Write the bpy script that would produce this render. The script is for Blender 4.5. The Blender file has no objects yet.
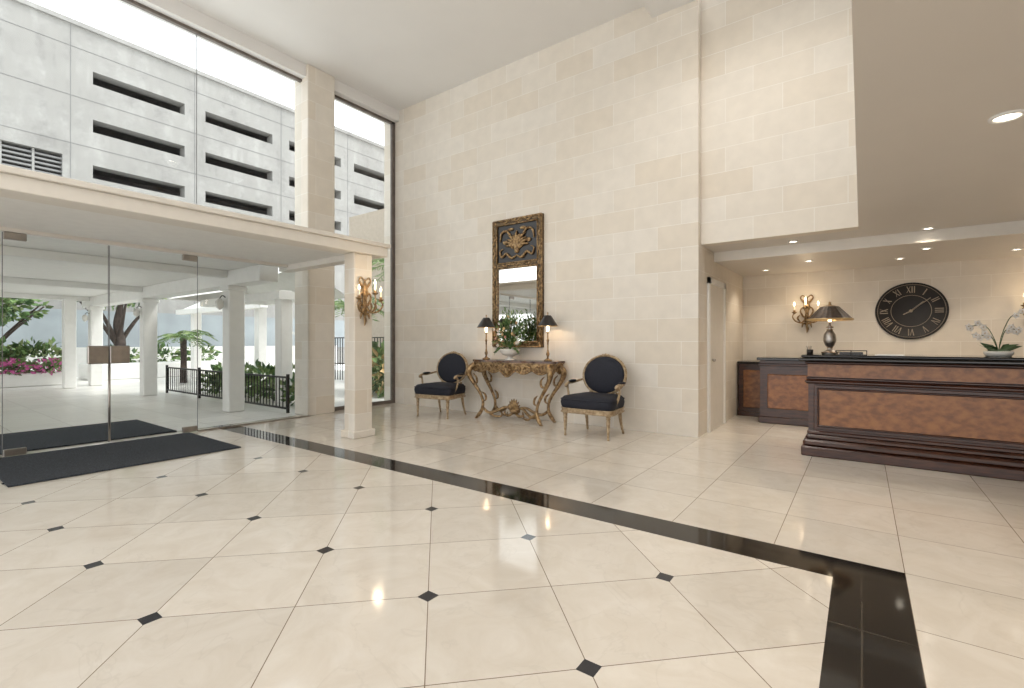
import bpy, math, random
from mathutils import Vector, Matrix, Quaternion
random.seed(7)
scene=bpy.context.scene
scene.view_settings.view_transform='Standard'
scene.view_settings.exposure=0.14

# ------------------------------------------------------------------ materials
def nt(name):
    m=bpy.data.materials.new(name); m.use_nodes=True
    t=m.node_tree; b=t.nodes['Principled BSDF']
    return m,t,b
def N(t,k,**kw):
    n=t.nodes.new(k)
    for a,v in kw.items(): setattr(n,a,v)
    return n
def math_(t,op,a,b=None):
    n=N(t,'ShaderNodeMath',operation=op)
    for i,x in enumerate((a,b)):
        if x is None: continue
        if isinstance(x,(int,float)): n.inputs[i].default_value=x
        else: t.links.new(x,n.inputs[i])
    return n.outputs[0]
def mixc(t,f,a,b,bt='MIX'):
    n=N(t,'ShaderNodeMix',data_type='RGBA',blend_type=bt)
    for s,x in ((n.inputs[0],f),(n.inputs[6],a),(n.inputs[7],b)):
        if isinstance(x,(int,float)): s.default_value=x
        elif isinstance(x,tuple): s.default_value=(x[0],x[1],x[2],1)
        else: t.links.new(x,s)
    return n.outputs[2]
def mat(name,col,rough=.5,metal=0,var=.12,scale=8,bump=0,col2=None,spec=.5,stretch=None,coat=0):
    m,t,b=nt(name)
    tc=N(t,'ShaderNodeTexCoord'); no=N(t,'ShaderNodeTexNoise')
    no.inputs['Scale'].default_value=scale; no.inputs['Detail'].default_value=5
    if stretch:
        mp=N(t,'ShaderNodeMapping'); mp.inputs['Scale'].default_value=stretch
        t.links.new(tc.outputs['Object'],mp.inputs[0]); t.links.new(mp.outputs[0],no.inputs['Vector'])
    else: t.links.new(tc.outputs['Object'],no.inputs['Vector'])
    c2=col2 or tuple(c*(1-var*2) for c in col)
    r=N(t,'ShaderNodeMapRange'); r.inputs[1].default_value=.35; r.inputs[2].default_value=.65
    t.links.new(no.outputs[0],r.inputs[0])
    t.links.new(mixc(t,r.outputs[0],c2,col),b.inputs['Base Color'])
    b.inputs['Roughness'].default_value=rough; b.inputs['Metallic'].default_value=metal
    b.inputs['Specular IOR Level'].default_value=spec
    b.inputs['Coat Weight'].default_value=coat
    if bump:
        bp=N(t,'ShaderNodeBump'); bp.inputs['Strength'].default_value=bump; bp.inputs['Distance'].default_value=.01
        t.links.new(no.outputs[0],bp.inputs['Height']); t.links.new(bp.outputs[0],b.inputs['Normal'])
    return m
def stone(name,c1,c2,mortar,w=.62,h=.3,rough=.6,mort=.004,sx=0.0):
    m,t,b=nt(name)
    tc=N(t,'ShaderNodeTexCoord'); s=N(t,'ShaderNodeSeparateXYZ'); t.links.new(tc.outputs['Object'],s.inputs[0])
    u=math_(t,'ADD',math_(t,'ADD',s.outputs[0],s.outputs[1]),sx)
    cb=N(t,'ShaderNodeCombineXYZ'); t.links.new(u,cb.inputs[0]); t.links.new(s.outputs[2],cb.inputs[1])
    br=N(t,'ShaderNodeTexBrick'); t.links.new(cb.outputs[0],br.inputs['Vector'])
    br.inputs['Color1'].default_value=(*c1,1); br.inputs['Color2'].default_value=(*c2,1); br.inputs['Mortar'].default_value=(*mortar,1)
    br.inputs['Scale'].default_value=1; br.inputs['Mortar Size'].default_value=mort; br.inputs['Mortar Smooth'].default_value=.1
    br.inputs['Brick Width'].default_value=w; br.inputs['Row Height'].default_value=h; br.inputs['Bias'].default_value=-.15
    no=N(t,'ShaderNodeTexNoise'); no.inputs['Scale'].default_value=6; no.inputs['Detail'].default_value=6; t.links.new(tc.outputs['Object'],no.inputs['Vector'])
    r=N(t,'ShaderNodeMapRange'); r.inputs[1].default_value=.3; r.inputs[2].default_value=.7; r.inputs[3].default_value=.95; r.inputs[4].default_value=1.02
    t.links.new(no.outputs[0],r.inputs[0])
    cc=N(t,'ShaderNodeCombineColor')
    for i in range(3): t.links.new(r.outputs[0],cc.inputs[i])
    t.links.new(mixc(t,1.0,br.outputs['Color'],cc.outputs[0],'MULTIPLY'),b.inputs['Base Color'])
    b.inputs['Roughness'].default_value=rough; b.inputs['Specular IOR Level'].default_value=.3
    bp=N(t,'ShaderNodeBump',invert=True); bp.inputs['Strength'].default_value=.3; bp.inputs['Distance'].default_value=.004
    t.links.new(br.outputs['Fac'],bp.inputs['Height']); t.links.new(bp.outputs[0],b.inputs['Normal'])
    return m
def emis(name,col,st):
    m,t,b=nt(name)
    b.inputs['Base Color'].default_value=(*col,1)
    b.inputs['Emission Color'].default_value=(*col,1); b.inputs['Emission Strength'].default_value=st
    return m
CREAM=(.75,.70,.63); CREAM2=(.68,.62,.54)
def marble(name,diag,s=.84,x0=-.81,y0=1.585,rough=.09,ca=CREAM,cb_=CREAM2):
    m,t,b=nt(name)
    tc=N(t,'ShaderNodeTexCoord'); sp=N(t,'ShaderNodeSeparateXYZ'); t.links.new(tc.outputs['Object'],sp.inputs[0])
    x=math_(t,'SUBTRACT',sp.outputs[0],x0); y=math_(t,'SUBTRACT',sp.outputs[1],y0)
    if diag:
        p=math_(t,'ADD',x,y); q=math_(t,'SUBTRACT',x,y); lw=.0030
    else: p,q=x,y; lw=.0020
    lp=math_(t,'LESS_THAN',math_(t,'PINGPONG',p,s/2),lw); lq=math_(t,'LESS_THAN',math_(t,'PINGPONG',q,s/2),lw)
    line=math_(t,'MAXIMUM',lp,lq)
    fp=math_(t,'FLOOR',math_(t,'DIVIDE',p,s)); fq=math_(t,'FLOOR',math_(t,'DIVIDE',q,s))
    cb=N(t,'ShaderNodeCombineXYZ'); t.links.new(fp,cb.inputs[0]); t.links.new(fq,cb.inputs[1])
    wn=N(t,'ShaderNodeTexWhiteNoise'); t.links.new(cb.outputs[0],wn.inputs['Vector'])
    off=N(t,'ShaderNodeVectorMath',operation='ADD'); t.links.new(tc.outputs['Object'],off.inputs[0])
    sc=N(t,'ShaderNodeVectorMath',operation='SCALE'); t.links.new(wn.outputs['Color'],sc.inputs[0]); sc.inputs['Scale'].default_value=9
    t.links.new(sc.outputs[0],off.inputs[1])
    no=N(t,'ShaderNodeTexNoise'); no.inputs['Scale'].default_value=3.6; no.inputs['Detail'].default_value=10; no.inputs['Distortion'].default_value=1.2; no.inputs['Roughness'].default_value=.65
    t.links.new(off.outputs[0],no.inputs['Vector'])
    r=N(t,'ShaderNodeMapRange'); r.inputs[1].default_value=.34; r.inputs[2].default_value=.64; t.links.new(no.outputs[0],r.inputs[0])
    c=mixc(t,r.outputs[0],cb_,ca)
    n3=N(t,'ShaderNodeTexNoise'); n3.inputs['Scale'].default_value=2.2; n3.inputs['Detail'].default_value=7; n3.inputs['Distortion'].default_value=1.2
    t.links.new(off.outputs[0],n3.inputs['Vector'])
    vv=math_(t,'ABSOLUTE',math_(t,'SUBTRACT',n3.outputs[0],.5))
    vr=N(t,'ShaderNodeMapRange'); vr.inputs[1].default_value=0; vr.inputs[2].default_value=.014; vr.inputs[3].default_value=.22; vr.inputs[4].default_value=0
    t.links.new(vv,vr.inputs[0]); c=mixc(t,vr.outputs[0],c,tuple(k*.80 for k in cb_))
    tint=N(t,'ShaderNodeMapRange'); tint.inputs[3].default_value=.93; tint.inputs[4].default_value=1.04; t.links.new(wn.outputs['Value'],tint.inputs[0])
    cc=N(t,'ShaderNodeCombineColor')
    for i in range(3): t.links.new(tint.outputs[0],cc.inputs[i])
    c=mixc(t,1.0,c,cc.outputs[0],'MULTIPLY')
    c=mixc(t,line,c,(.22,.17,.12))
    if diag:
        d=math_(t,'MAXIMUM',math_(t,'PINGPONG',x,s/2),math_(t,'PINGPONG',y,s/2))
        c=mixc(t,math_(t,'LESS_THAN',d,.036),c,(.012,.013,.02))
    t.links.new(c,b.inputs['Base Color'])
    b.inputs['Roughness'].default_value=rough; b.inputs['Specular IOR Level'].default_value=.6
    return m
def black_granite(name,s=.6,grout=True):
    m,t,b=nt(name)
    tc=N(t,'ShaderNodeTexCoord'); sp=N(t,'ShaderNodeSeparateXYZ'); t.links.new(tc.outputs['Object'],sp.inputs[0])
    no=N(t,'ShaderNodeTexNoise'); no.inputs['Scale'].default_value=90; t.links.new(tc.outputs['Object'],no.inputs['Vector'])
    c=mixc(t,no.outputs[0],(.004,.004,.005),(.022,.018,.015))
    if grout:
        l=math_(t,'LESS_THAN',math_(t,'PINGPONG',sp.outputs[0],s/2),.003)
        l2=math_(t,'LESS_THAN',math_(t,'PINGPONG',math_(t,'SUBTRACT',sp.outputs[1],3.06),s/2),.003)
        c=mixc(t,math_(t,'MAXIMUM',l,l2),c,(.06,.05,.04))
    t.links.new(c,b.inputs['Base Color']); b.inputs['Roughness'].default_value=.07
    return m
def glass(name,tint=(.96,.98,.97)):
    m=bpy.data.materials.new(name); m.use_nodes=True; t=m.node_tree; t.nodes.clear()
    o=N(t,'ShaderNodeOutputMaterial'); mx=N(t,'ShaderNodeMixShader'); tr=N(t,'ShaderNodeBsdfTransparent'); gl=N(t,'ShaderNodeBsdfGlossy')
    tr.inputs[0].default_value=(*tint,1); gl.inputs['Roughness'].default_value=.0
    fr=N(t,'ShaderNodeFresnel'); fr.inputs[0].default_value=1.4
    t.links.new(fr.outputs[0],mx.inputs[0]); t.links.new(tr.outputs[0],mx.inputs[1]); t.links.new(gl.outputs[0],mx.inputs[2]); t.links.new(mx.outputs[0],o.inputs[0])
    return m
def concrete(name):
    m,t,b=nt(name)
    tc=N(t,'ShaderNodeTexCoord')
    no=N(t,'ShaderNodeTexNoise'); no.inputs['Scale'].default_value=.9; no.inputs['Detail'].default_value=9; no.inputs['Roughness'].default_value=.75; t.links.new(tc.outputs['Object'],no.inputs['Vector'])
    mp=N(t,'ShaderNodeMapping'); mp.inputs['Scale'].default_value=(1,2.5,.35); t.links.new(tc.outputs['Object'],mp.inputs[0])
    n2=N(t,'ShaderNodeTexNoise'); n2.inputs['Scale'].default_value=1.6; n2.inputs['Detail'].default_value=8; t.links.new(mp.outputs[0],n2.inputs['Vector'])
    r=N(t,'ShaderNodeMapRange'); r.inputs[1].default_value=.38; r.inputs[2].default_value=.62; t.links.new(no.outputs[0],r.inputs[0])
    r2=N(t,'ShaderNodeMapRange'); r2.inputs[1].default_value=.36; r2.inputs[2].default_value=.62; t.links.new(n2.outputs[0],r2.inputs[0])
    c=mixc(t,r.outputs[0],(.24,.235,.225),(.37,.365,.35)); c=mixc(t,r2.outputs[0],(.30,.295,.28),c)
    t.links.new(c,b.inputs['Base Color']); b.inputs['Roughness'].default_value=.9
    return m

M_stone=stone('limestone_blocks',(.785,.735,.66),(.735,.66,.555),(.85,.81,.745))
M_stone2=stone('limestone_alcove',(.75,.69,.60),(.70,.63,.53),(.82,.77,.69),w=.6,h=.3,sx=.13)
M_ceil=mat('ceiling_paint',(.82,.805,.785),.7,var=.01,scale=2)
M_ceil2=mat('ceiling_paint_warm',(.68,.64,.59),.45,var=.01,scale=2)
M_white=mat('white_paint',(.84,.83,.80),.5,var=.02)
M_cream=mat('cream_paint',(.77,.73,.665),.5,var=.02)
M_diag=marble('marble_diagonal',True)
M_strt=marble('marble_straight',False,s=.6,x0=.18,y0=3.2)
M_out=marble('patio_tile',False,s=.6,x0=0,y0=0,rough=.3,ca=(.84,.82,.78),cb_=(.78,.76,.71))
M_blk=black_granite('black_granite_border')
M_blktop=black_granite('black_granite_top',grout=False)
M_glass=glass('clear_glass')
M_frame=mat('window_frame_bronze',(.20,.17,.15),.4,.5)
M_steel=mat('brushed_steel',(.50,.46,.42),.35,1)
M_gold=mat('gilt_wood',(.47,.32,.16),.4,.55,var=.3,scale=26,bump=.4,col2=(.12,.062,.026))
M_goldp=mat('pale_gilt',(.52,.40,.26),.42,.35,var=.2,scale=30,bump=.2,col2=(.28,.19,.10))
M_bronze=mat('bronze_gilt_frame',(.20,.13,.06),.4,.5,var=.3,scale=22,bump=.5,col2=(.035,.022,.012))
M_navy=mat('black_upholstery',(.010,.012,.024),.75,var=.2,scale=60,bump=.2)
M_blacklac=mat('black_lacquer',(.02,.015,.013),.3,var=.2)
M_mirror=mat('mirror_glass',(.9,.9,.88),.02,1,var=.0)
M_burl=mat('burl_walnut',(.31,.125,.037),.3,var=.3,scale=14,col2=(.165,.058,.016),stretch=(1,1,1.5),coat=.08)
M_mahog=mat('dark_mahogany',(.075,.026,.013),.28,var=.3,scale=20,col2=(.030,.010,.006),stretch=(.3,1,2),coat=.1)
M_table=mat('rouge_marble',(.16,.075,.04),.15,var=.3,scale=14,col2=(.04,.02,.015))
M_mat=mat('door_mat_weave',(.055,.065,.083),.95,var=.3,scale=110,bump=.6,col2=(.014,.017,.023))
M_conc=concrete('weathered_concrete')
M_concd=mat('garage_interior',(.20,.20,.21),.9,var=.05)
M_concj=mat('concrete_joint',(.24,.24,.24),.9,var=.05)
M_tan=mat('tan_stucco',(.44,.38,.31),.85,var=.05)
M_leaf=[mat('leaf_green_%d'%i,c,.6,var=.25,scale=3) for i,c in enumerate([(.10,.20,.05),(.18,.29,.09),(.05,.12,.035),(.28,.36,.14)])]
M_pink=mat('bougainvillea',(.70,.14,.40),.6,var=.2)
M_petal=mat('petal_white',(.85,.82,.78),.5,var=.05)
M_yel=mat('petal_amber',(.70,.48,.22),.5,var=.2)
M_red=mat('petal_rust',(.45,.20,.16),.5,var=.2)
M_trunk=mat('tree_bark',(.08,.06,.05),.9,var=.3,scale=12,bump=.6)
M_iron=mat('black_iron',(.012,.012,.012),.4,.3)
M_porc=mat('porcelain',(.80,.78,.73),.2,var=.05)
M_bulb=emis('warm_bulb',(1,.80,.52),6)
M_can=emis('downlight_lens',(1,.90,.74),8)
M_candle=mat('candle_sleeve',(.80,.72,.58),.5,var=.05)
M_shadein=mat('shade_gold_lining',(.55,.38,.18),.4,.5)
M_paper=mat('paper',(.8,.8,.78),.6,var=.03)
M_soil=mat('soil',(.06,.045,.03),.95,var=.2)
M_num=mat('clock_numeral',(.36,.29,.21),.45,.2,var=.1)
M_clock=mat('clock_face_black',(.012,.010,.010),.6,var=.2)
M_stripe=mat('lamp_shade_ribbed',(.06,.035,.02),.45,.2,var=.3,scale=40,col2=(.02,.012,.008))
M_door=mat('door_paint',(.70,.66,.60),.5,var=.02)
M_blueglass=mat('far_building_glazing',(.34,.38,.40),.3,var=.1,scale=1)

# ------------------------------------------------------------------ mesh builder
class B:
    def __init__(s): s.v=[];s.f=[];s.m=[];s.sm=[];s.ml=[]
    def mi(s,m):
        if m not in s.ml: s.ml.append(m)
        return s.ml.index(m)
    def add(s,v,f,m,smooth=False):
        o=len(s.v); k=s.mi(m)
        s.v+= [tuple(p) for p in v]
        for q in f: s.f.append([i+o for i in q]); s.m.append(k); s.sm.append(smooth)
    def box(s,x0,x1,y0,y1,z0,z1,m,c=0):
        if c:
            c=min(c,abs(x1-x0)/2.1,abs(y1-y0)/2.1,abs(z1-z0)/2.1)
            v=[]
            X=(x0,x1);Y=(y0,y1);Z=(z0,z1);sg=(1,-1);idx={}
            for i in range(2):
                for j in range(2):
                    for k in range(2):
                        for a in range(3):
                            p=[X[i]+sg[i]*c*(a!=0),Y[j]+sg[j]*c*(a!=1),Z[k]+sg[k]*c*(a!=2)]
                            idx[i,j,k,a]=len(v); v.append(p)
            f=[]
            for i in range(2):
                f.append([idx[i,0,0,0],idx[i,1,0,0],idx[i,1,1,0],idx[i,0,1,0]])
                f.append([idx[0,i,0,1],idx[1,i,0,1],idx[1,i,1,1],idx[0,i,1,1]])
                f.append([idx[0,0,i,2],idx[1,0,i,2],idx[1,1,i,2],idx[0,1,i,2]])
            for a in range(2):
                for b_ in range(2):
                    f.append([idx[a,b_,0,0],idx[a,b_,1,0],idx[a,b_,1,1],idx[a,b_,0,1]])
                    f.append([idx[a,0,b_,0],idx[a,1,b_,0],idx[a,1,b_,2],idx[a,0,b_,2]])
                    f.append([idx[0,a,b_,1],idx[1,a,b_,1],idx[1,a,b_,2],idx[0,a,b_,2]])
                    for k in range(2): f.append([idx[a,b_,k,0],idx[a,b_,k,1],idx[a,b_,k,2]])
            s.add(v,f,m); return
        v=[(x,y,z) for x in (x0,x1) for y in (y0,y1) for z in (z0,z1)]
        s.add(v,[[0,1,3,2],[4,6,7,5],[0,4,5,1],[2,3,7,6],[0,2,6,4],[1,5,7,3]],m)
    def lathe(s,c,prof,m,seg=24,sx=1,sy=1,axis='z',smooth=True):
        v=[];f=[];n=len(prof)
        for i in range(seg):
            a=2*math.pi*i/seg
            for r,z in prof:
                p=(r*math.cos(a)*sx,r*math.sin(a)*sy,z)
                if axis=='y': p=(p[0],-p[2],p[1])
                if axis=='x': p=(p[2],p[0],p[1])
                v.append((c[0]+p[0],c[1]+p[1],c[2]+p[2]))
        for i in range(seg):
            j=(i+1)%seg
            for k in range(n-1): f.append([i*n+k,j*n+k,j*n+k+1,i*n+k+1])
        s.add(v,f,m,smooth)
    def ell(s,c,r,m,seg=14,rings=8,rot=None):
        v=[];f=[]
        for i in range(rings+1):
            th=math.pi*i/rings
            for j in range(seg):
                a=2*math.pi*j/seg
                p=Vector((r[0]*math.sin(th)*math.cos(a),r[1]*math.sin(th)*math.sin(a),r[2]*math.cos(th)))
                if rot: p=rot@p
                v.append(p+Vector(c))
        for i in range(rings):
            for j in range(seg):
                k=(j+1)%seg
                f.append([i*seg+j,i*seg+k,(i+1)*seg+k,(i+1)*seg+j])
        s.add(v,f,m,True)
    def tube(s,pts,rad,m,seg=8,closed=False,flat=1.0,smooth=True):
        P=[Vector(p[:3]) for p in pts]; n=len(P)
        if isinstance(rad,(int,float)): rad=[rad]*n
        v=[];f=[];up=None
        for i in range(n):
            if closed: t=P[(i+1)%n]-P[i-1]
            else: t=P[min(i+1,n-1)]-P[max(i-1,0)]
            t.normalize()
            if up is None:
                up=Vector((0,1,0)) if abs(t.y)<.9 else Vector((1,0,0))
            up=(up-t*up.dot(t)); 
            if up.length<1e-5: up=Vector((1,0,0))-t*t.x
            up.normalize()
            sd=t.cross(up)
            for j in range(seg):
                a=2*math.pi*j/seg
                v.append(P[i]+up*math.cos(a)*rad[i]*flat+sd*math.sin(a)*rad[i])
        for i in range(n if closed else n-1):
            k=(i+1)%n
            for j in range(seg):
                l=(j+1)%seg
                f.append([i*seg+j,i*seg+l,k*seg+l,k*seg+j])
        if not closed:
            f.append(list(range(seg))); f.append(list(range((n-1)*seg,n*seg)))
        s.add(v,f,m,smooth)
    def prism(s,poly,z0,z1,m,plane='xy',smooth=False):
        n=len(poly)
        def P(a,b,c):
            return {'xy':(a,b,c),'xz':(a,c,b),'yz':(c,a,b)}[plane]
        v=[P(a,b,z0) for a,b in poly]+[P(a,b,z1) for a,b in poly]
        f=[list(range(n)),list(range(n,2*n))]
        s.add(v,f,m); 
        s.add(v,[[i,(i+1)%n,n+(i+1)%n,n+i] for i in range(n)],m,smooth)
    def leaf(s,p,d,w,L,m,fold=.2):
        d=Vector(d).normalized(); r=Vector((random.uniform(-1,1),random.uniform(-1,1),random.uniform(-1,1)))
        sd=d.cross(r); 
        if sd.length<1e-4: return
        sd.normalize(); nn=d.cross(sd); p=Vector(p)
        v=[p,p+d*L*.45+sd*w+nn*fold*w,p+d*L-nn*L*.1,p+d*L*.45-sd*w+nn*fold*w,p+d*L*.5]
        s.add(v,[[0,1,4],[1,2,4],[2,3,4],[3,0,4]],m)
    def cloud(s,c,r,n,size,mats,shell=.5):
        for i in range(n):
            d=Vector((random.gauss(0,1),random.gauss(0,1),random.gauss(0,1))).normalized()
            k=random.uniform(shell,1)
            p=Vector((c[0]+d.x*r[0]*k,c[1]+d.y*r[1]*k,c[2]+d.z*r[2]*k))
            dd=d+Vector((random.uniform(-.8,.8),random.uniform(-.8,.8),random.uniform(-.5,.8)))
            sz=size*random.uniform(.7,1.3)
            s.leaf(p,dd,sz*.3,sz,random.choice(mats))
    def obj(s,name,loc=(0,0,0),rz=0,parent=None,rec=True):
        me=bpy.data.meshes.new(name); me.from_pydata(s.v,[],s.f)
        for m in s.ml: me.materials.append(m)
        me.polygons.foreach_set('material_index',s.m); me.polygons.foreach_set('use_smooth',s.sm)
        me.update()
        if rec:
            import bmesh
            bm=bmesh.new(); bm.from_mesh(me); bmesh.ops.recalc_face_normals(bm,faces=bm.faces); bm.to_mesh(me); bm.free()
        o=bpy.data.objects.new(name,me); scene.collection.objects.link(o)
        o.location=loc; o.rotation_euler=(0,0,rz)
        if parent: o.parent=parent
        return o
def spl(pts,n=6,closed=False):
    out=[];N_=len(pts);rng=N_ if closed else N_-1
    for i in range(rng):
        g=lambda k: pts[k%N_] if closed else pts[max(0,min(N_-1,k))]
        p0,p1,p2,p3=g(i-1),g(i),g(i+1),g(i+2)
        for j in range(n):
            t=j/n
            out.append(tuple(.5*((2*b)+(-a+c)*t+(2*a-5*b+4*c-d)*t*t+(-a+3*b-3*c+d)*t**3) for a,b,c,d in zip(p0,p1,p2,p3)))
    if not closed: out.append(tuple(pts[-1]))
    return out
def stube(b,pts,m,n=6,seg=8,closed=False,flat=1.0):
    q=spl(pts,n,closed); b.tube([p[:3] for p in q],[max(p[3],.001) for p in q],m,seg,closed,flat)
def simple_box(name,x0,x1,y0,y1,z0,z1,m,c=0):
    b=B(); b.box(x0,x1,y0,y1,z0,z1,m,c); return b.obj(name)

# ------------------------------------------------------------------ shell
YB=6.2; ZC=5.68; GX=-7.4; DX=-7.15; YS=-5.0
b=B()
def rect(x0,x1,y0,y1,m,z=0): b.add([(x0,y0,z),(x1,y0,z),(x1,y1,z),(x0,y1,z)],[[0,1,2,3]],m)
rect(GX,-.12,YS,2.93,M_diag)
rect(GX,.18,2.93,3.2,M_blk); rect(-.12,.18,YS,2.93,M_blk)
rect(GX,.18,3.2,9.1,M_strt); rect(.18,5.2,YS,9.1,M_strt)
b.box(GX,5.2,YS,9.1,-.2,-.001,M_strt)
b.obj('floor',rec=False)
simple_box('wall_back',GX-.3,-1.65,YB,6.5,0,ZC+.2,M_stone)
simple_box('wall_reception_upper',-1.649,-.03,6.32,6.5,2.43,ZC,M_stone)
simple_box('wall_alcove_left',-1.85,-1.65,6.5,8.97,0,2.8,M_stone2)
simple_box('wall_alcove_back',-1.85,5.2,8.97,9.15,0,2.8,M_stone2)
simple_box('wall_right',5.0,5.2,YS,8.97,0,2.8,M_stone2)
simple_box('ceiling',GX-.3,0,YS,YB,ZC,ZC+.2,M_ceil)
simple_box('trim_ceiling_beam',-2.24,-1.6,YS,YB,5.48,ZC,M_ceil)
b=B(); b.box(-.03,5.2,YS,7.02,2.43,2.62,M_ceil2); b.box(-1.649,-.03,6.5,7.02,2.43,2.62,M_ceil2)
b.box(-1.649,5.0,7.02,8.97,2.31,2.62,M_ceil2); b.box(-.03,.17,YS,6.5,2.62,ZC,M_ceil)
b.obj('ceiling_reception')
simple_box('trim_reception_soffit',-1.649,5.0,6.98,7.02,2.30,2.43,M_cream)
b=B(); b.box(GX-.15,GX+.15,YS,YB,5.48,ZC,M_ceil); b.box(GX-.03,GX+.03,YS,YB,5.44,5.48,M_frame); b.obj('trim_window_head')
b=B(); b.box(-1.65,-1.62,6.62,6.70,0,2.05,M_white); b.box(-1.65,-1.62,7.48,7.56,0,2.05,M_white); b.box(-1.65,-1.62,6.62,7.56,1.97,2.05,M_white)
b.box(-1.649,-1.635,6.70,7.48,0,1.97,M_door); b.ell((-1.60,6.78,.95),(.025,.025,.025),M_steel); b.obj('door_1')
simple_box('column_tall',-7.6,-7.2,4.27,4.76,0,ZC,M_stone,.01)
b=B(); b.box(-5.25,-5.04,3.60,3.87,0,2.3,M_stone,.01); b.box(-5.28,-5.01,3.57,3.90,0,.09,M_stone,.01); b.obj('column_canopy')
b=B(); b.box(GX,-5.28,YS,3.9,2.38,2.42,M_white); b.box(-5.28,-5.0,YS,4.085,2.3,2.42,M_cream,.006); b.box(GX,-5.281,3.9,4.085,2.3,2.42,M_cream,.006); b.box(GX,-4.97,YS,4.115,2.42,2.47,M_cream,.006); b.box(DX-.03,DX+.03,YS,3.9,2.34,2.38,M_cream); b.obj('ceiling_entry_canopy')
def pane(nm,x,y0,y1,z0,z1):
    b=B(); b.add([(x,y0,z0),(x,y1,z0),(x,y1,z1),(x,y0,z1)],[[0,1,2,3]],M_glass); return b.obj(nm)
pane('window_1',GX,YS,4.27,2.48,5.44); pane('window_2',GX,4.76,YB,.05,5.44); pane('window_3',DX,2.67,4.27,.02,2.34); pane('window_4',DX,YS,.87,.02,2.34)
b=B()
b.box(GX-.03,GX+.03,6.13,YB,0,5.48,M_frame); b.box(GX-.03,GX+.03,4.76,6.13,0,.06,M_frame)
b.box(GX-.012,GX+.012,4.76,4.79,0,5.44,M_frame)
for y in (2.75,-.5): b.box(GX-.003,GX+.003,y-.004,y+.004,2.47,5.44,M_concj)
b.box(DX-.02,DX+.02,YS,.87,0,.02,M_steel); b.box(DX-.02,DX+.02,2.67,4.27,0,.02,M_steel)
b.box(DX-.004,DX+.004,.870,.876,.02,2.33,M_concj); b.box(DX-.004,DX+.004,2.664,2.670,.02,2.33,M_concj)
b.obj('trim_window_frames')
for nm,y0,y1,hy in (('door_2',.88,1.732,1.732),('door_3',1.742,2.66,1.742)):
    b=B(); b.add([(DX,y0,.02),(DX,y1,.02),(DX,y1,2.33),(DX,y0,2.33)],[[0,1,2,3]],M_glass)
    s=-1 if nm=='door_2' else 1
    ye=hy; b.box(DX-.03,DX+.03,min(ye,ye+s*.19),max(ye,ye+s*.19),.94,1.15,M_steel,.008)
    if s==1: b.tube([(DX,ye+.0,.02),(DX,ye+.0,1.0)],.012,M_steel)
    hp=y0 if s==-1 else y1-.17
    b.box(DX-.02,DX+.02,hp,hp+.17,2.26,2.335,M_steel,.004); b.box(DX-.02,DX+.02,hp,hp+.17,0.01,.08,M_steel,.004)
    b.box(DX-.003,DX+.003,ye-.003,ye+.003,.02,2.33,M_concj)
    b.obj(nm)
simple_box('entry_mat',DX+.06,-5.65,.72,2.55,.001,.015,M_mat,.005)
simple_box('outdoor_mat',-8.9,-7.35,.6,2.5,.001,.015,M_mat,.005)

# ------------------------------------------------------------------ downlights
def downlight(x,y,z,r=.07,power=35,spot=2.2,col=(1,.87,.71),soft=.06):
    b=B(); b.lathe((x,y,z),[(r*.72,-.002),(r*.78,-.012),(r,-.010),(r*1.02,0)],M_white,24)
    b.lathe((x,y,z),[(0,-.004),(r*.74,-.004)],M_can,24); o=b.obj('downlight')
    l=bpy.data.lights.new('downlight_spot','SPOT'); l.energy=power; l.color=col; l.spot_size=spot; l.spot_blend=.8; l.shadow_soft_size=soft
    lo=bpy.data.objects.new('spot',l); scene.collection.objects.link(lo); lo.location=(x,y,z-.03); lo.parent=o
for x,y in ((.64,3.70),(2.6,3.70),(.64,1.5),(2.6,1.5),(.64,-1)): downlight(x,y,2.43,.075,40)
for x,y in ((-.68,6.77),(.58,6.84),(2.0,6.8)): downlight(x,y,2.43,.055,26)
for x,y in ((.41,8.2),(-.59,7.7),(1.5,8.2),(-1.2,8.3),(.62,7.5)): downlight(x,y,2.31,.055,28)
for x,y in ((-1.0,4.6),(-1.2,-.6),(-3.6,-2.4),(-2.9,-1.0)): downlight(x,y,ZC,.12,150,2.6,(1,.94,.86),.12)  # added fill: unseen high-ceiling spots that brighten the double-height hall

# ------------------------------------------------------------------ reception desk
b=B()
x0,x1=-.46,3.4
b.box(x0,x1,5.97,6.55,.1,.99,M_mahog)
b.box(x0-.06,x1,5.88,6.62,.0,.10,M_mahog,.01); b.box(x0-.045,x1,5.90,6.6,.10,.17,M_mahog,.02); b.box(x0-.02,x1,5.935,6.58,.17,.22,M_mahog,.015)
b.box(x0-.01,x1,5.955,6.56,.22,.26,M_mahog,.01)
b.box(x0-.03,x1,5.93,6.58,.755,.80,M_mahog,.018); b.box(x0-.015,x1,5.95,6.57,.80,.825,M_mahog,.008)
b.box(x0-.005,x1,5.963,6.56,.83,.96,M_burl); b.box(x0-.03,x1,5.93,6.59,.96,.995,M_mahog,.015)
px=x0+.05
for w in (1.95,1.75):
    b.box(px,px+w,5.955,5.972,.275,.745,M_mahog,.006)
    b.box(px+.045,px+w-.045,5.948,5.965,.32,.70,M_burl,.006); 
    for (a,c,d,e) in ((px+.03,px+w-.03,.305,.325),(px+.03,px+w-.03,.695,.715)): b.box(a,c,5.938,5.966,d,e,M_mahog,.008)
    for a in (px+.03,px+w-.05): b.box(a,a+.02,5.938,5.966,.305,.715,M_mahog,.008)
    px+=w+.05
b.box(x0-.08,x1,5.85,6.68,.995,1.03,M_blktop,.012); b.box(x0-.06,x1,5.87,6.66,1.03,1.06,M_blktop,.012)
b.obj('reception_desk')
b=B()
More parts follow.
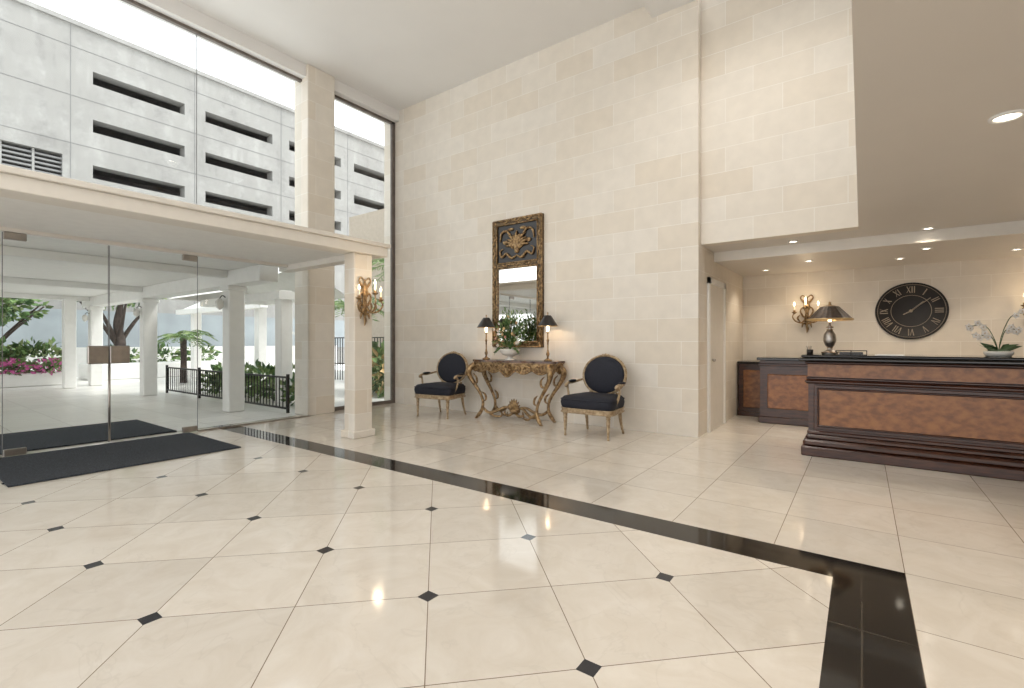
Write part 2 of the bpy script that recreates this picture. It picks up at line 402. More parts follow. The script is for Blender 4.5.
b.box(-1.62,-.2,8.47,8.95,0,.84,M_mahog); b.box(-1.63,-.2,8.44,8.96,0,.08,M_mahog,.01); b.box(-1.635,-.2,8.42,8.96,.84,.88,M_blktop,.01)
b.box(-1.55,-1.28,8.45,8.48,.14,.74,M_burl,.01)
b.box(-1.22,-.25,7.9,8.46,.0,.92,M_mahog); b.box(-1.24,-.2,7.88,8.46,0,.1,M_mahog,.01); b.box(-1.12,-.3,7.885,7.91,.22,.72,M_burl,.01)
b.box(-1.26,-.2,7.85,8.46,.92,.965,M_blktop,.01); b.box(-1.24,-.2,7.88,8.46,.84,.88,M_mahog,.01)
b.obj('back_counter')

# ------------------------------------------------------------------ clock
b=B(); R=.41
b.lathe((0,0,0),[(0,.02),(R*.93,.02),(R*.95,.035),(R*.98,.035),(R,.02),(R,0)],M_clock,64,axis='y')
for rr in (.93,.55,): 
    b.lathe((0,0,0),[(R*rr-.003,.022),(R*rr,.025),(R*rr+.003,.022)],M_num,64,axis='y')
nums=['XII','I','II','III','IV','V','VI','VII','VIII','IX','X','XI']
def stroke(p,q,w,y=-.024):
    d=Vector((q[0]-p[0],0,q[1]-p[1])).normalized(); n=Vector((-d.z,0,d.x))*w/2
    P=Vector((p[0],y,p[1]));Q=Vector((q[0],y,q[1]))
    b.add([P-n,Q-n,Q+n,P+n],[[0,1,2,3]],M_num)
for k,sn in enumerate(nums):
    th=math.pi/2-k*math.pi/6; er=(math.cos(th),math.sin(th)); et=(math.sin(th),-math.cos(th))
    ws=[{'I':.026,'V':.052,'X':.052}[c] for c in sn]; a=-sum(ws)/2; H=.095; rc=R*.75
    Pp=lambda a_,b_:(er[0]*(rc+b_)+et[0]*a_,er[1]*(rc+b_)+et[1]*a_)
    for c,w in zip(sn,ws):
        m_=a+w/2; hw=w*.38
        if c=='I': stroke(Pp(m_,-H/2),Pp(m_,H/2),.011)
        if c=='V': stroke(Pp(m_-hw,H/2),Pp(m_,-H/2),.011); stroke(Pp(m_+hw,H/2),Pp(m_,-H/2),.006)
        if c=='X': stroke(Pp(m_-hw,H/2),Pp(m_+hw,-H/2),.011); stroke(Pp(m_+hw,H/2),Pp(m_-hw,-H/2),.006)
        a+=w
def hand(deg,L,w):
    th=math.radians(90-deg); stroke((-.12*L*math.cos(th),-.12*L*math.sin(th)),(L*math.cos(th),L*math.sin(th)),w,-.03)
hand(48,.19,.02); hand(50,.28,.011); hand(240,.10,.014)
b.lathe((0,0,0),[(0,.036),(.02,.034),(.022,.02)],M_num,16,axis='y')
b.obj('wall_clock',(.57,8.97,1.64),rec=False)

# ------------------------------------------------------------------ sconce
def sconce(name,loc,rz,sc=1.0,arms=3):
    b=B()
    stube(b,[(0,-.02,-.34,.006),(.01,-.03,-.27,.022),(-.005,-.03,-.2,.018),(0,-.03,-.12,.04),(0,-.03,0,.028),(0,-.03,.1,.05),(0,-.03,.2,.022),(0,-.025,.27,.006)],M_gold,5,10,flat=.5)
    for sg in (-1,1):
        stube(b,[(0,-.03,-.1,.01),(sg*.06,-.03,-.05,.016),(sg*.09,-.035,.04,.012),(sg*.05,-.04,.09,.014),(sg*.03,-.04,.04,.006)],M_gold,5,6)
        stube(b,[(0,-.03,.12,.01),(sg*.05,-.03,.19,.018),(sg*.09,-.03,.25,.01),(sg*.06,-.03,.29,.012),(sg*.01,-.03,.25,.006)],M_gold,5,6)
        stube(b,[(0,-.03,-.2,.01),(sg*.05,-.03,-.18,.018),(sg*.07,-.03,-.25,.006)],M_gold,5,6)
    A=[(-.17,-.14),(.17,-.14),(0,-.24)][:arms]
    for k,(ax,ay) in enumerate(A):
        zt=.02+(.07 if k==2 else 0)
        stube(b,[(0,-.04,-.06,.012),(ax*.35,ay*.5,-.16,.013),(ax*.85,ay*.8,-.15,.012),(ax*1.15,ay*1.05,-.07,.01),(ax,ay,zt-.03,.009)],M_gold,6,8)
        stube(b,[(ax*.5,ay*.6,-.16,.006),(ax*.75,ay*.7,-.09,.016),(ax*.55,ay*.6,-.04,.006)],M_gold,4,6)
        b.lathe((ax,ay,zt-.04),[(0,-.01),(.012,0),(.035,.02),(.045,.032),(.02,.03),(.018,.05),(.024,.06),(0,.06)],M_gold,14)
        b.lathe((ax,ay,zt),[(.012,0),(.012,.09),(0,.09)],M_candle,10)
        b.lathe((ax,ay,zt+.09),[(.003,0),(.013,.02),(.014,.035),(.006,.06),(0,.075)],M_bulb,10)
    o=b.obj(name,loc,rz); o.scale=(sc,)*3
    l=bpy.data.lights.new('sconce_glow','POINT'); l.energy=3; l.color=(1,.76,.5); l.shadow_soft_size=.05
    lo=bpy.data.objects.new('glow',l); scene.collection.objects.link(lo); lo.parent=o; lo.location=(0,-.3,.2)
sconce('wall_sconce',(-.71,8.97,1.66),0,.95)
sconce('wall_sconce',(1.85,8.97,1.66),0,.95)
sconce('wall_sconce',(-5.04,3.735,1.72),math.pi/2,.95)

# ------------------------------------------------------------------ console table
b=B()
def outline(w,d,inset=0):
    pts=[]
    for i in range(49):
        t=-1+2*i/48
        y=-d/2-.03*math.cos(t*math.pi*1.0)*(1)-.015*math.cos(3*math.pi*t)+inset
        if abs(t)>.93: y+= (abs(t)-.93)*.5
        pts.append((t*(w/2-inset),y))
    pts+= [(w/2+.02-inset,-d/4),(w/2-.01-inset,0),(w/2-inset,d/2-.02),(w/2-.01-inset,d/2)]
    pts+= [(-w/2+.01+inset,d/2),(-w/2+inset,d/2-.02),(-w/2+.01+inset,0),(-w/2-.02+inset,-d/4)]
    return pts
b.prism(outline(1.52,.40),.885,.915,M_table); b.prism(outline(1.52,.40,.015),.868,.885,M_gold); b.prism(outline(1.52,.40,.03),.80,.868,M_gold)
n=60; top=[];bot=[]
for i in range(n+1):
    t=-1+2*i/n; x=t*.70; y=-.19-.03*math.cos(t*math.pi)
    z=.78-.055*abs(math.cos(2.5*math.pi*t))-.05*math.exp(-(t/.16)**2)
    top.append((x,y,.86)); bot.append((x,y,z))
v=top+bot; b.add(v,[[i,i+1,n+2+i,n+1+i] for i in range(n)],M_gold)
b.tube([(p[0],p[1]-.005,p[2]) for p in bot],.013,M_gold,6); 
for sg in (-1,1):
    v=[];
    for i in range(21):
        t=i/20; y=-.19+.36*t; z=.78-.05*math.sin(math.pi*t*2)**2
        v+= [(sg*.72,y,.86),(sg*.72,y,z)]
    b.add(v,[[2*i,2*i+2,2*i+3,2*i+1] for i in range(20)],M_gold)
    b.tube(v[1::2],.012,M_gold,6)
    for k in range(3):
        cx=sg*(.18+.19*k)
        stube(b,[(cx-.08*sg,-.225,.78,.005),(cx-.03*sg,-.235,.835,.015),(cx+.04*sg,-.23,.82,.013),(cx+.05*sg,-.23,.77,.010),(cx+.01*sg,-.235,.765,.010),(cx+.005*sg,-.235,.79,.006)],M_gold,5,6)
b.ell((0,-.24,.78),(.06,.03,.085),M_gold)
for k in range(7):
    a=math.pi*(k/6); stube(b,[(0,-.25,.76,.008),(.07*math.cos(a),-.262,.78+.07*math.sin(a),.016),(.11*math.cos(a),-.25,.78+.10*math.sin(a)*.8,.005)],M_gold,4,6)
for sg in (-1,1):
    for fy,sy in ((-.17,-1),(.13,.35)):
        stube(b,[(sg*.68,fy,.84,.045),(sg*.75,fy+sy*.05,.76,.05),(sg*.74,fy+sy*.05,.66,.038),(sg*.66,fy+sy*.02,.53,.03),(sg*.57,fy,.40,.024),(sg*.51,fy,.27,.022),(sg*.51,fy+sy*.02,.15,.026),(sg*.56,fy+sy*.04,.06,.03),(sg*.60,fy+sy*.05,.02,.018)],M_gold,7,10)
        stube(b,[(sg*.66,fy+sy*.05,.70,.006),(sg*.60,fy+sy*.05,.64,.016),(sg*.60,fy+sy*.04,.56,.018),(sg*.66,fy+sy*.04,.55,.014),(sg*.66,fy+sy*.04,.60,.006)],M_gold,5,6)
        stube(b,[(sg*.52,fy+sy*.02,.42,.006),(sg*.46,fy,.37,.018),(sg*.45,fy,.30,.016),(sg*.50,fy,.27,.008)],M_gold,5,6)
        b.ell((sg*.60,fy+sy*.05,.012),(.03,.03,.012),M_gold)
        stube(b,[(sg*.51,fy,.17,.022),(sg*.40,fy*.9,.10,.022),(sg*.28,fy*.6,.13,.022),(sg*.16,fy*.3,.19,.02),(0,0,.16,.022)],M_gold,6,8)
        stube(b,[(sg*.38,fy*.8,.10,.008),(sg*.32,fy*.7,.05,.018),(sg*.22,fy*.5,.05,.016),(sg*.2,fy*.45,.10,.006)],M_gold,5,6)
for k in range(9):
    a=math.pi*(k/8); stube(b,[(0,-.02,.14,.014),(.07*math.cos(a),-.05,.17+.09*math.sin(a),.022),(.12*math.cos(a),-.04,.18+.15*math.sin(a),.006)],M_gold,4,6)
b.ell((0,-.02,.14),(.09,.07,.05),M_gold)
for sg in (-1,1):
    stube(b,[(0,-.03,.12,.014),(sg*.1,-.05,.07,.024),(sg*.17,-.05,.09,.016),(sg*.16,-.05,.14,.008)],M_gold,5,6)
b.obj('console_table',(-4.27,5.93,0))

# ------------------------------------------------------------------ chairs
b=B()
def seat_out(w1,w2,d,n=8,off=0):
    P=[(-w1/2-off,-d/2-off),(0,-d/2-.035-off),(w1/2+off,-d/2-off),(w1/2-.005+off,0),(w2/2+off,d/2+off),(0,d/2+.01+off),(-w2/2-off,d/2+off),(-w1/2+.005-off,0)]
    return [p[:2] for p in spl(P,n,True)]
b.prism(seat_out(.60,.50,.50),.305,.36,M_goldp,smooth=True)
b.tube([(p[0],p[1],.308) for p in seat_out(.61,.51,.51)],.009,M_goldp,6,True)
b.tube([(p[0],p[1],.358) for p in seat_out(.61,.51,.51)],.007,M_goldp,6,True)
so=seat_out(.59,.49,.49); v=[];L=[(.99,.355),(1.03,.38),(1.055,.43),(1.03,.475),(.95,.505),(.7,.525),(.4,.533),(.01,.535)]
for k,z in L: v+=[(p[0]*k,p[1]*k,z) for p in so]
n=len(so); b.add(v,[[i*n+j,i*n+(j+1)%n,(i+1)*n+(j+1)%n,(i+1)*n+j] for i in range(len(L)-1) for j in range(n)],M_navy,True)
b.tube([(p[0]*1.04,p[1]*1.04,.47) for p in so],.007,M_navy,6,True)
for sg in (-1,1):
    b.lathe((sg*.27,-.225,0),[(0,0),(.013,0),(.016,.015),(.012,.03),(.017,.12),(.024,.23),(.018,.245),(.027,.255),(.027,.265),(.02,.27),(.030,.285),(.032,.36),(0,.36)],M_goldp,14)
    stube(b,[(sg*.235,.30,0,.013),(sg*.225,.26,.12,.017),(sg*.22,.23,.26,.023),(sg*.22,.225,.36,.026)],M_goldp,5,10)
    stube(b,[(sg*.20,.235,.36,.022),(sg*.18,.25,.45,.018),(sg*.175,.262,.53,.02)],M_goldp,5,8)
    stube(b,[(sg*.265,.285,.69,.013),(sg*.295,.20,.68,.015),(sg*.325,.08,.655,.016),(sg*.325,-.04,.66,.016),(sg*.32,-.10,.645,.020),(sg*.315,-.115,.615,.014)],M_goldp,6,8)
    stube(b,[(sg*.32,-.085,.645,.016),(sg*.33,-.05,.58,.014),(sg*.315,-.06,.48,.015),(sg*.305,-.12,.40,.018),(sg*.295,-.13,.34,.022)],M_goldp,6,8)
    b.ell((sg*.318,.05,.678),(.028,.10,.018),M_navy)
    b.ell((sg*.32,-.112,.63),(.022,.022,.026),M_goldp)
C=Vector((0,.275,.755)); tilt=Matrix.Rotation(-.16,3,'X')
def bk(a,rx,rz,dy=0): return C+tilt@Vector((rx*math.cos(a),dy,rz*math.sin(a)))
ring=[bk(2*math.pi*i/40,.275,.258) for i in range(40)]
b.tube(ring,.019,M_goldp,8,True); b.tube([bk(2*math.pi*i/40,.275,.258,-.018) for i in range(40)],.007,M_goldp,6,True)
b.ell(C+tilt@Vector((0,-.008,0)),(.264,.055,.247),M_navy,32,12,rot=tilt)
for k in (-1,0,1): b.ell(bk(math.pi/2+k*.12,.28,.278-.006*abs(k)),(.016,.013,.012),M_goldp)
ch=b.obj('armchair',(-2.77,5.58,0),.0); ch.scale=(1.1,1.04,1.0)
c2=bpy.data.objects.new('armchair',ch.data); scene.collection.objects.link(c2); c2.location=(-5.50,5.58,0); c2.rotation_euler=(0,0,.12); c2.scale=(1.1,1.04,1.0)

# ------------------------------------------------------------------ trumeau mirror
b=B(); W=.96; H=2.05
b.box(-W/2,W/2,-.03,0,0,H,M_bronze)
for (x0_,x1_,z0_,z1_) in ((-W/2,-W/2+.085,0,H),(W/2-.085,W/2,0,H),(-W/2,W/2,H-.085,H),(-W/2,W/2,0,.085),(-W/2,W/2,1.27,1.35)):
    b.box(x0_,x1_,-.055,-.03,z0_,z1_,M_bronze,.01)
def rope(x0_,x1_,z0_,z1_,r,y=-.055):
    b.tube([(x0_,y,z0_),(x1_,y,z0_)],r,M_gold,6); b.tube([(x0_,y,z1_),(x1_,y,z1_)],r,M_gold,6)
    b.tube([(x0_,y,z0_),(x0_,y,z1_)],r,M_gold,6); b.tube([(x1_,y,z0_),(x1_,y,z1_)],r,M_gold,6)
rope(-W/2+.010,W/2-.010,.010,H-.010,.016); rope(-W/2+.085,W/2-.085,.085,1.27,.014); rope(-W/2+.085,W/2-.085,1.35,H-.085,.012)
b.box(-W/2+.09,W/2-.09,-.036,-.031,.09,1.265,M_mirror)
b.box(-W/2+.09,W/2-.09,-.036,-.031,1.355,H-.09,M_blacklac)
for (x,z) in ((-1,.05),(1,.05),(-1,1.31),(1,1.31),(-1,H-.045),(1,H-.045)):
    cx=x*(W/2-.045)
    for k in range(8):
        a=k*math.pi/4; b.ell((cx+.022*math.cos(a),-.062,z+.022*math.sin(a)),(.014,.008,.014),M_gold,8,6)
    b.ell((cx,-.068,z),(.013,.013,.013),M_gold,8,6)
for sg in (-1,1):
    for z in (.2,.43,.66,.89,1.12,1.52,1.76): 
        stube(b,[(sg*(W/2-.045),-.058,z-.11,.004),(sg*(W/2-.03),-.06,z-.055,.013),(sg*(W/2-.058),-.06,z,.014),(sg*(W/2-.03),-.06,z+.055,.013),(sg*(W/2-.045),-.058,z+.11,.004)],M_gold,5,6)
for x in (-.22,0,.22):
    for z in (.045,1.31,H-.045): stube(b,[(x-.1,-.058,z,.004),(x-.05,-.06,z+.014,.013),(x,-.06,z-.014,.014),(x+.05,-.06,z+.014,.013),(x+.1,-.058,z,.004)],M_gold,5,6)
b.ell((0,-.05,1.62),(.13,.03,.07),M_gold); b.ell((0,-.05,1.55),(.05,.025,.06),M_gold)
for k in range(11):
    a=math.pi*k/10; L_=.19+.05*(k%2)
    stube(b,[(0,-.045,1.60,.012),(L_*.6*math.cos(a),-.065,1.62+L_*.6*math.sin(a),.026),(L_*1.2*math.cos(a),-.05,1.62+L_*.95*math.sin(a),.008)],M_gold,4,6)
for sg in (-1,1):
    stube(b,[(0,-.05,1.46,.010),(sg*.10,-.055,1.42,.022),(sg*.2,-.055,1.50,.020),(sg*.29,-.055,1.45,.018),(sg*.33,-.055,1.54,.013),(sg*.27,-.055,1.58,.008)],M_gold,5,6)
    stube(b,[(sg*.1,-.05,1.76,.010),(sg*.2,-.055,1.86,.020),(sg*.30,-.055,1.83,.018),(sg*.33,-.05,1.70,.010)],M_gold,5,6)
    b.ell((sg*.22,-.05,1.68),(.055,.02,.035),M_gold); b.ell((sg*.12,-.05,1.88),(.06,.02,.025),M_gold)
b.obj('trumeau_mirror',(-4.41,6.2,1.11))

# ------------------------------------------------------------------ table lamps
def lamp(name,loc,light=True):
    b=B()
    b.lathe((0,0,0),[(0,0),(.06,0),(.062,.015),(.045,.022),(.02,.035),(.012,.06),(.02,.08),(.028,.10),(.018,.13),(.010,.17),(.013,.28),(.02,.30),(.012,.32),(.010,.40),(.018,.42),(.006,.44),(.006,.68),(.012,.70),(0,.72)],M_gold,18)
    b.lathe((0,0,0),[(.15,.51),(.05,.665)],M_blacklac,28); b.lathe((0,0,0),[(.147,.51),(.047,.663)],M_shadein,28)
    b.tube([(.15*math.cos(2*math.pi*i/28),.15*math.sin(2*math.pi*i/28),.51) for i in range(28)],.003,M_gold,5,True)
    b.lathe((0,0,0),[(.012,.42),(.02,.46),(.02,.50),(.008,.53),(0,.54)],M_bulb,10)
    o=b.obj(name,loc,rec=False)
    l=bpy.data.lights.new('lamp_glow','POINT'); l.energy=2.5; l.color=(1,.77,.52); l.shadow_soft_size=.03
    lo=bpy.data.objects.new('glow',l); scene.collection.objects.link(lo); lo.parent=o; lo.location=(0,0,.57)
lamp('table_lamp',(-4.86,5.94,.915)); lamp('table_lamp',(-3.70,5.94,.915))
b=B()
b.lathe((0,0,0),[(0,0),(.075,0),(.08,.015),(.06,.03),(.03,.045),(.022,.07),(.045,.10),(.062,.15),(.055,.22),(.025,.27),(.015,.29),(.03,.30),(.012,.32),(.01,.40)],M_steel,24)
for z,r in ((.02,.082),(.07,.025),(.27,.028),(.30,.032)): b.tube([(r*math.cos(2*math.pi*i/24),r*math.sin(2*math.pi*i/24),z) for i in range(24)],.005,M_gold,6,True)
seg=48; v=[];
for i in range(seg):
    a=2*math.pi*i/seg; k=1+.02*(i%2)
    v+=[(.21*k*math.cos(a),.21*k*math.sin(a),.39),(.085*k*math.cos(a),.085*k*math.sin(a),.53)]
for i in range(seg):
    j=(i+1)%seg; b.add([v[2*i],v[2*j],v[2*j+1],v[2*i+1]],[[0,1,2,3]],M_stripe)
b.tube([(.212*math.cos(2*math.pi*i/32),.212*math.sin(2*math.pi*i/32),.385) for i in range(32)],.012,M_shadein,6,True)
b.lathe((0,0,0),[(.012,.36),(.025,.40),(.02,.44),(0,.46)],M_bulb,10); b.lathe((0,0,0),[(.085,.53),(.02,.55),(.012,.56),(.014,.575),(0,.59)],M_gold,16)
dl=b.obj('desk_lamp',(-.29,6.42,1.06),rec=False)
l=bpy.data.lights.new('lamp_glow','POINT'); l.energy=3; l.color=(1,.77,.52); lo=bpy.data.objects.new('glow',l); scene.collection.objects.link(lo); lo.parent=dl; lo.location=(0,0,.48)

# ------------------------------------------------------------------ flower arrangement
b=B(); FX=.72
b.lathe((0,0,0),[(0,0),(.075,0),(.08,.015),(.05,.03),(.03,.045),(.045,.06),(.11,.08),(.145,.12),(.15,.15),(.165,.165),(.155,.17),(.135,.15),(0,.145)],M_porc,28)
for i in range(560):
    a=random.uniform(0,2*math.pi); el=random.uniform(.1,1.5); L=random.uniform(.12,.48)
    d=Vector((FX*math.cos(a)*math.cos(el),math.sin(a)*math.cos(el)*.42,math.sin(el)*1.15+.05)); p=Vector((0,0,.17))+d*L*.9
    b.leaf(p,d+Vector((random.uniform(-.6,.6),random.uniform(-.6,.3),random.uniform(-.5,.4))),.012,random.uniform(.05,.10),random.choice(M_leaf))
for i in range(36):
    a=random.uniform(0,2*math.pi); el=random.uniform(.5,1.5); d=Vector((FX*math.cos(a)*math.cos(el),math.sin(a)*math.cos(el)*.3,math.sin(el)*1.1)); L=random.uniform(.42,.6)
    e=Vector((0,0,.17))+d*L; e.y=min(e.y,.12); stube(b,[(0,0,.15,.003),(*(Vector((0,0,.17))+d*L*.5+Vector((0,0,.03))),.003),(*e,.002)],M_leaf[0],4,4)
    for k in range(6): b.leaf(Vector((0,0,.17))+d*L*(.5+.09*k),d+Vector((random.uniform(-1,1),random.uniform(-.5,.3),random.uniform(-.5,.5))),.011,.075,M_leaf[k%4])
for i in range(28):
    a=random.uniform(0,2*math.pi); el=random.uniform(.1,1.45); d=Vector((FX*math.cos(a)*math.cos(el),-abs(math.sin(a))*math.cos(el)*.5,math.sin(el)*1.15)); p=Vector((0,-.02,.19))+d*random.uniform(.24,.45)
    m_=random.choice([M_petal,M_yel,M_red,M_yel,M_petal])
    for k in range(6):
        aa=k*math.pi/3; b.ell(p+Vector((.014*math.cos(aa),-.006,.014*math.sin(aa))),(.011,.008,.011),m_,6,4)
    b.ell(p+Vector((0,-.012,0)),(.008,.008,.008),M_yel,6,4)
for sg in (-1,1):
    for k in range(3):
        stube(b,[(sg*.08,-.05,.17,.003),(sg*(.15+.02*k),-.08,.20-.01*k,.003),(sg*(.2+.02*k),-.09,.13-.03*k,.002)],M_leaf[1],4,4)
        for j in range(7): b.leaf((sg*(.12+.012*j+.01*k),-.08,.19-.01*j),(sg,-.4,-.6+random.uniform(-.6,.6)),.012,.05,M_leaf[j%4])
b.obj('flower_arrangement',(-4.34,5.88,.915),rec=False)

# ------------------------------------------------------------------ orchid & desk items
b=B()
b.lathe((0,0,0),[(0,0),(.085,0),(.10,.02),(.105,.045),(.09,.05),(.085,.03),(0,.03)],M_porc,24)
b.ell((0,0,.045),(.085,.085,.02),M_leaf[2])
for sg,hh,ph,ln in ((-1,.30,.08,.20),(1,.40,-.05,.22),(-1,.20,-.08,.16),(1,.26,.08,.15)):
    q=spl([(0,0,.04),(sg*.02,ph*.3,hh*.5),(sg*ln*.35,ph*.6,hh*.92),(sg*ln*.7,ph,hh),(sg*ln,ph*1.2,hh*.9)],6)
    b.tube(q,.0035,M_leaf[2],5)
    for k in range(4):
        p=Vector(q[-1-int(k*3)])+Vector((random.uniform(-.01,.01),-.01,(-1)**k*.018))
        for j in range(5):
            a=j*2*math.pi/5+.3+k; b.leaf(p,(math.cos(a),-.15,math.sin(a)),.014,.036,M_petal)
            b.ell(p+Vector((.015*math.cos(a),-.003,.015*math.sin(a))),(.011,.004,.011),M_petal,8,4)
        b.ell(p+Vector((0,-.010,0)),(.005,.006,.005),M_yel,6,4)
for k in range(6):
    a=k*1.05; b.leaf((0,0,.05),(math.cos(a),math.sin(a)*.6,.35),.03,.17,M_leaf[2])
b.obj('orchid_plant',(1.04,6.35,1.06),rec=False)
b=B(); b.box(-.13,.13,-.08,.08,0,.006,M_blacklac)
for y in (-.08,.08): b.tube([(-.13,y,.045),(.13,y,.045)],.004,M_blacklac,6)
for x in (-.13,.13): b.tube([(x,-.08,.045),(x,.08,.045)],.004,M_blacklac,6)
for x in (-.13,0,.13):
    for y in (-.08,.08): b.tube([(x,y,0),(x,y,.047)],.004,M_blacklac,6)
b.box(-.1,.1,-.06,.06,.006,.03,M_blacklac); b.obj('desk_tray',(-.09,6.1,1.06))
b=B(); b.box(-.11,.11,-.14,.14,0,.004,M_paper); b.box(-.09,.12,-.12,.13,.004,.008,M_paper); b.obj('paper_stack',(.22,6.15,1.06))
b=B(); b.lathe((0,0,0),[(0,0),(.03,0),(.032,.05),(.029,.05),(.027,.01),(0,.01)],M_blacklac,20)
for k in range(3): b.tube([(.01*k-.015,0,.01),(.02*k-.03,.01,.09)],.003,(M_blacklac,M_gold)[k%2],6)
b.obj('pen_cup',(-.47,6.3,1.06))

# ------------------------------------------------------------------ exterior
b=B(); b.box(-21,GX,-12,12,-.2,-.005,M_out); b.obj('patio_ground')
b=B(); X=-22
ys=[(4.9,7.75),(8.5,11.3),(12.1,14.9),(15.7,18.5)]
def wal(y0,y1,z0,z1): b.box(X-.5,X,y0,y1,z0,z1,M_conc)
wal(-14,30,0,6.75)
wal(-14,1.2,6.75,7.6); wal(4.1,4.9,6.75,7.6); 
for z0,z1,sl in ((6.75,6.99,0),(6.99,7.45,1),(7.45,8.62,0),(8.62,9.07,1),(9.07,10.32,0),(10.32,10.77,1),(10.77,12.3,0)):
    if not sl:
        ya=4.9 if z0<7.6 and z1<7.6 else -14
        if z0==7.45: wal(-14,4.9,7.6,z1); wal(4.9,30,z0,z1)
        else: wal(ya,30,z0,z1)
    else:
        prev=4.9 if z0==6.99 else -14
        for a,c in ys:
            if a>prev: wal(prev,a,z0,z1)
            prev=c
        wal(prev,30,z0,z1)
for z in (6.85,7.0,7.15,7.3,7.45): b.box(X-.3,X-.1,1.2,4.1,z-.02,z+.04,M_concj)
for y in (1.9,2.65,3.4): b.box(X-.32,X-.08,y-.03,y+.03,6.75,7.6,M_conc)
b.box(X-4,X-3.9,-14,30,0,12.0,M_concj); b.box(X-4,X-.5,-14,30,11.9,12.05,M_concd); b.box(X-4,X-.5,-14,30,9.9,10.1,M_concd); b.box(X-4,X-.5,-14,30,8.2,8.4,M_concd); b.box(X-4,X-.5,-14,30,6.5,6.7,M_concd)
for z in (5.2,8.05,9.7,11.4): b.box(X,X+.012,-14,30,z,z+.015,M_concj)
for y in (-8,-4,0,4.3,8.1,11.7,15.3): b.box(X,X+.012,y,y+.015,0,12.3,M_concj)
b.box(X+.0,X+.1,-14,30,12.15,12.3,M_conc)
b.box(X,X+.04,-14,20,.9,2.3,M_blueglass)
b.obj('parking_garage')
simple_box('neighbour_building',-15,-9.2,10.5,14,0,5.7,M_tan)
b=B(); b.box(-17.6,GX-.16,-2.4,4.0,2.40,2.6,M_white); b.box(-17.6,GX-.16,3.68,3.98,2.15,2.40,M_white,.01)
b.box(-17.6,GX-.16,-1.3,-1.0,2.15,2.40,M_white,.01)
for x in (-8.75,-12.85,-16.9): b.box(x-.1,x+.1,-2.4,3.68,2.28,2.40,M_white,.01)
for x in (-8.75,-12.85,-16.9):
    for y in (3.82,-1.15):
        b.box(x-.13,x+.13,y-.13,y+.13,0,2.15,M_white,.015); b.box(x-.16,x+.16,y-.16,y+.16,2.07,2.15,M_white,.01)
for y in (3.2,): b.box(-16.6,-16.36,y-.12,y+.12,0,2.3,M_white,.015)
b.obj('exterior_canopy')
b=B()
for x,y in ((-9.2,4.95),(-17.8,6.6),(-13.5,6.6)):
    b.box(x-.12,x+.12,y-.12,y+.12,0,2.2,M_white,.015)
b.add([(-18.5,6.3,2.2),(-12.8,6.3,2.2),(-12.8,7.6,2.9),(-18.5,7.6,2.9)],[[0,1,2,3]],M_white); b.box(-18.5,-12.8,6.25,6.45,2.1,2.25,M_white)
b.prism([(4.1,2.15),(6.3,2.15),(5.2,2.75)],-12.6,-12.5,M_white,'yz')
b.add([(-12.6,4.1,2.15),(-9.0,4.1,2.15),(-9.0,5.2,2.75),(-12.6,5.2,2.75)],[[0,1,2,3]],M_white); b.add([(-12.6,6.3,2.15),(-9.0,6.3,2.15),(-9.0,5.2,2.75),(-12.6,5.2,2.75)],[[0,1,2,3]],M_white)
b.box(-12.6,-9.0,4.75,5.1,2.02,2.17,M_white)
b.obj('side_canopy')
b=B(); ya=4.25
for z in (.06,.58): b.box(-13.1,-7.75,ya-.015,ya+.015,z,z+.03,M_iron)
x=-13.1
while x<-7.74:
    b.box(x-.007,x+.007,ya-.007,ya+.007,.06,.6,M_iron); x+=.11
for x in (-13.1,-11.3,-9.5,-7.77): b.box(x-.02,x+.02,ya-.02,ya+.02,0,.65,M_iron)
b.obj('garden_railing')
b=B(); ya=8.9
for z in (.5,1.3): b.box(-15,-8,ya-.015,ya+.015,z,z+.03,M_iron)
x=-15
while x<-8: b.box(x-.01,x+.01,ya-.01,ya+.01,0,1.33,M_iron); x+=.13
b.obj('garden_fence')
b=B(); b.box(-20.5,-17.9,-8,3.5,0,.35,M_white,.02); b.box(-20.5,-18.9,4.2,9,0,.5,M_white,.02); b.box(-21.3,-21.0,-10,14,0,1.0,M_white); b.obj('planter_wall')
b=B()
for x in (-8.5,-9.7,-10.9,-12.1): b.cloud((x,5.0,.24),(.6,.35,.26),230,.14,M_leaf,.3)
for x in (-10.2,-11.8,-13.6): b.cloud((x,5.9,.30),(.75,.5,.36),240,.18,M_leaf,.3)
for x,y in ((-9.3,7.3),(-8.5,6.9)): b.cloud((x,y,.5),(.5,.5,.6),330,.22,M_leaf+[M_yel],.3)
b.obj('garden_shrub_bed',rec=False)
b=B()
for y in (-1.6,-.3,.9,2.0,2.9): b.cloud((-18.6,y,.75),(.6,.7,.45),330,.2,M_leaf,.3)
for y in (.4,1.6,2.4,3.1): b.cloud((-17.95,y,.5),(.25,.38,.2),150,.12,[M_pink,M_pink,M_leaf[1]])
b.obj('flowering_shrub_bed',rec=False)
b=B()
for y in (5.0,6.2,7.4): b.cloud((-19.7,y,.70),(.5,.7,.3),160,.2,M_leaf,.3)
b.obj('hedge',rec=False)
def tree(loc,h,cr,n,lz=1.1,ls=.2,tr=.2):
    b=B()
    stube(b,[(0,0,0,tr),(.1,.05,h*.3,tr*.8),(-.05,0,h*.6,tr*.7),(.1,.1,h,.05)],M_trunk,6,8)
    for k in range(7):
        a=k*.9; stube(b,[(0,0,h*.25,tr*.45),(.35*math.cos(a),.45*math.sin(a),h*.6,tr*.3),(1.1*math.cos(a),1.2*math.sin(a),h*1.05,.02)],M_trunk,4,6)
    b.cloud((0,0,h*lz),(cr,cr,cr*.45),n,ls,M_leaf,.2); b.obj('courtyard_tree',loc,rec=False)
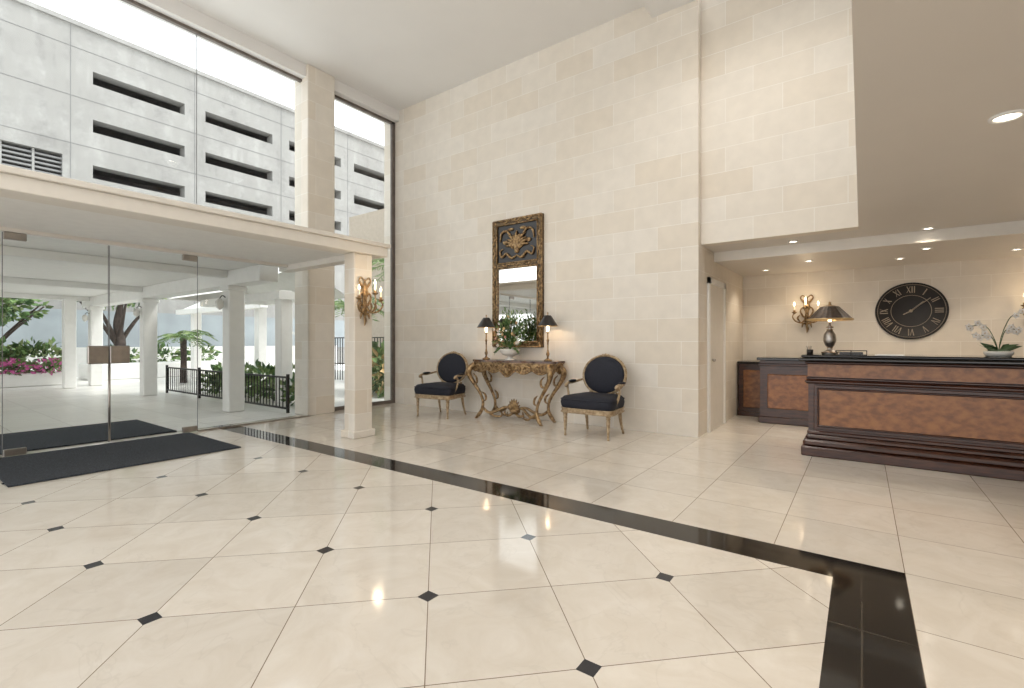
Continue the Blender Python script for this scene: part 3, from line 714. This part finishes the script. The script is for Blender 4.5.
tree((-19.6,5.0,.5),2.2,1.2,320,1.05,.2,.17); tree((-19.5,2.1,.35),1.8,1.2,700,1.05,.2,.12)
def palm(loc,h,nf=14,L=1.4):
    b=B(); stube(b,[(0,0,0,.10),(.03,0,h*.5,.08),(0,0,h,.09)],M_trunk,5,8)
    for k in range(nf):
        a=k*2.4; el=random.uniform(.2,1.2); d=Vector((math.cos(a),math.sin(a),0)); LL=L*random.uniform(.8,1.1)
        q=[Vector((0,0,h))+d*LL*t*math.cos(el*.7)+Vector((0,0,LL*(math.sin(el)*t-.75*t*t))) for t in [i/14 for i in range(15)]]
        b.tube(q,.012,M_leaf[1],4)
        sd=d.cross(Vector((0,0,1)))
        for i in range(2,15):
            for s in (-1,1): b.leaf(q[i],d*.6+sd*s+Vector((0,0,-.35)),.018,.32*LL*(1-.5*abs(i/14-.45)),M_leaf[random.choice([0,1,3])])
    b.obj('palm_tree',loc,rec=False)
palm((-10.4,7.3,0),2.0,12,1.1); palm((-8.9,7.7,0),2.9,14,1.1); palm((-16.0,5.6,0),1.3,12,.9)
for x,y in ((-8.75,3.82),(-12.85,3.82),(-16.9,3.82)):
    b=B(); stube(b,[(0,-.13,0,.010),(0,-.18,.03,.008),(0,-.22,-.02,.008)],M_iron,5,6)
    b.lathe((0,-.22,-.02),[(0,.0),(.025,-.01),(.065,-.05),(.058,-.15),(.025,-.18),(0,-.2)],M_porc,12)
    b.obj('wall_lantern',(x,y,1.95))

# ------------------------------------------------------------------ light
w=bpy.data.worlds.new('sky'); scene.world=w; w.use_nodes=True; t=w.node_tree; bg=t.nodes['Background']
tc=N(t,'ShaderNodeTexCoord'); sp=N(t,'ShaderNodeSeparateXYZ'); t.links.new(tc.outputs['Generated'],sp.inputs[0])
cr=N(t,'ShaderNodeValToRGB'); t.links.new(sp.outputs[2],cr.inputs[0]); cr.color_ramp.elements[0].color=(.99,.99,.99,1); cr.color_ramp.elements[1].color=(.87,.94,1,1)
t.links.new(cr.outputs[0],bg.inputs[0]); bg.inputs[1].default_value=2.15
s=bpy.data.lights.new('sun','SUN'); s.energy=2.2; s.angle=.3; s.color=(1,.97,.93); so_=bpy.data.objects.new('sun',s); scene.collection.objects.link(so_)
so_.rotation_euler=Vector((-.40,-.35,-.85)).to_track_quat('-Z','Y').to_euler()

# ------------------------------------------------------------------ camera
c=bpy.data.cameras.new('camera'); c.lens=478/1024*36; c.sensor_width=36; c.shift_y=-2.5/1024; c.clip_start=.05
co=bpy.data.objects.new('camera',c); scene.collection.objects.link(co); co.location=(0,0,1.2); co.rotation_euler=(math.pi/2,0,math.radians(36.2)); scene.camera=co
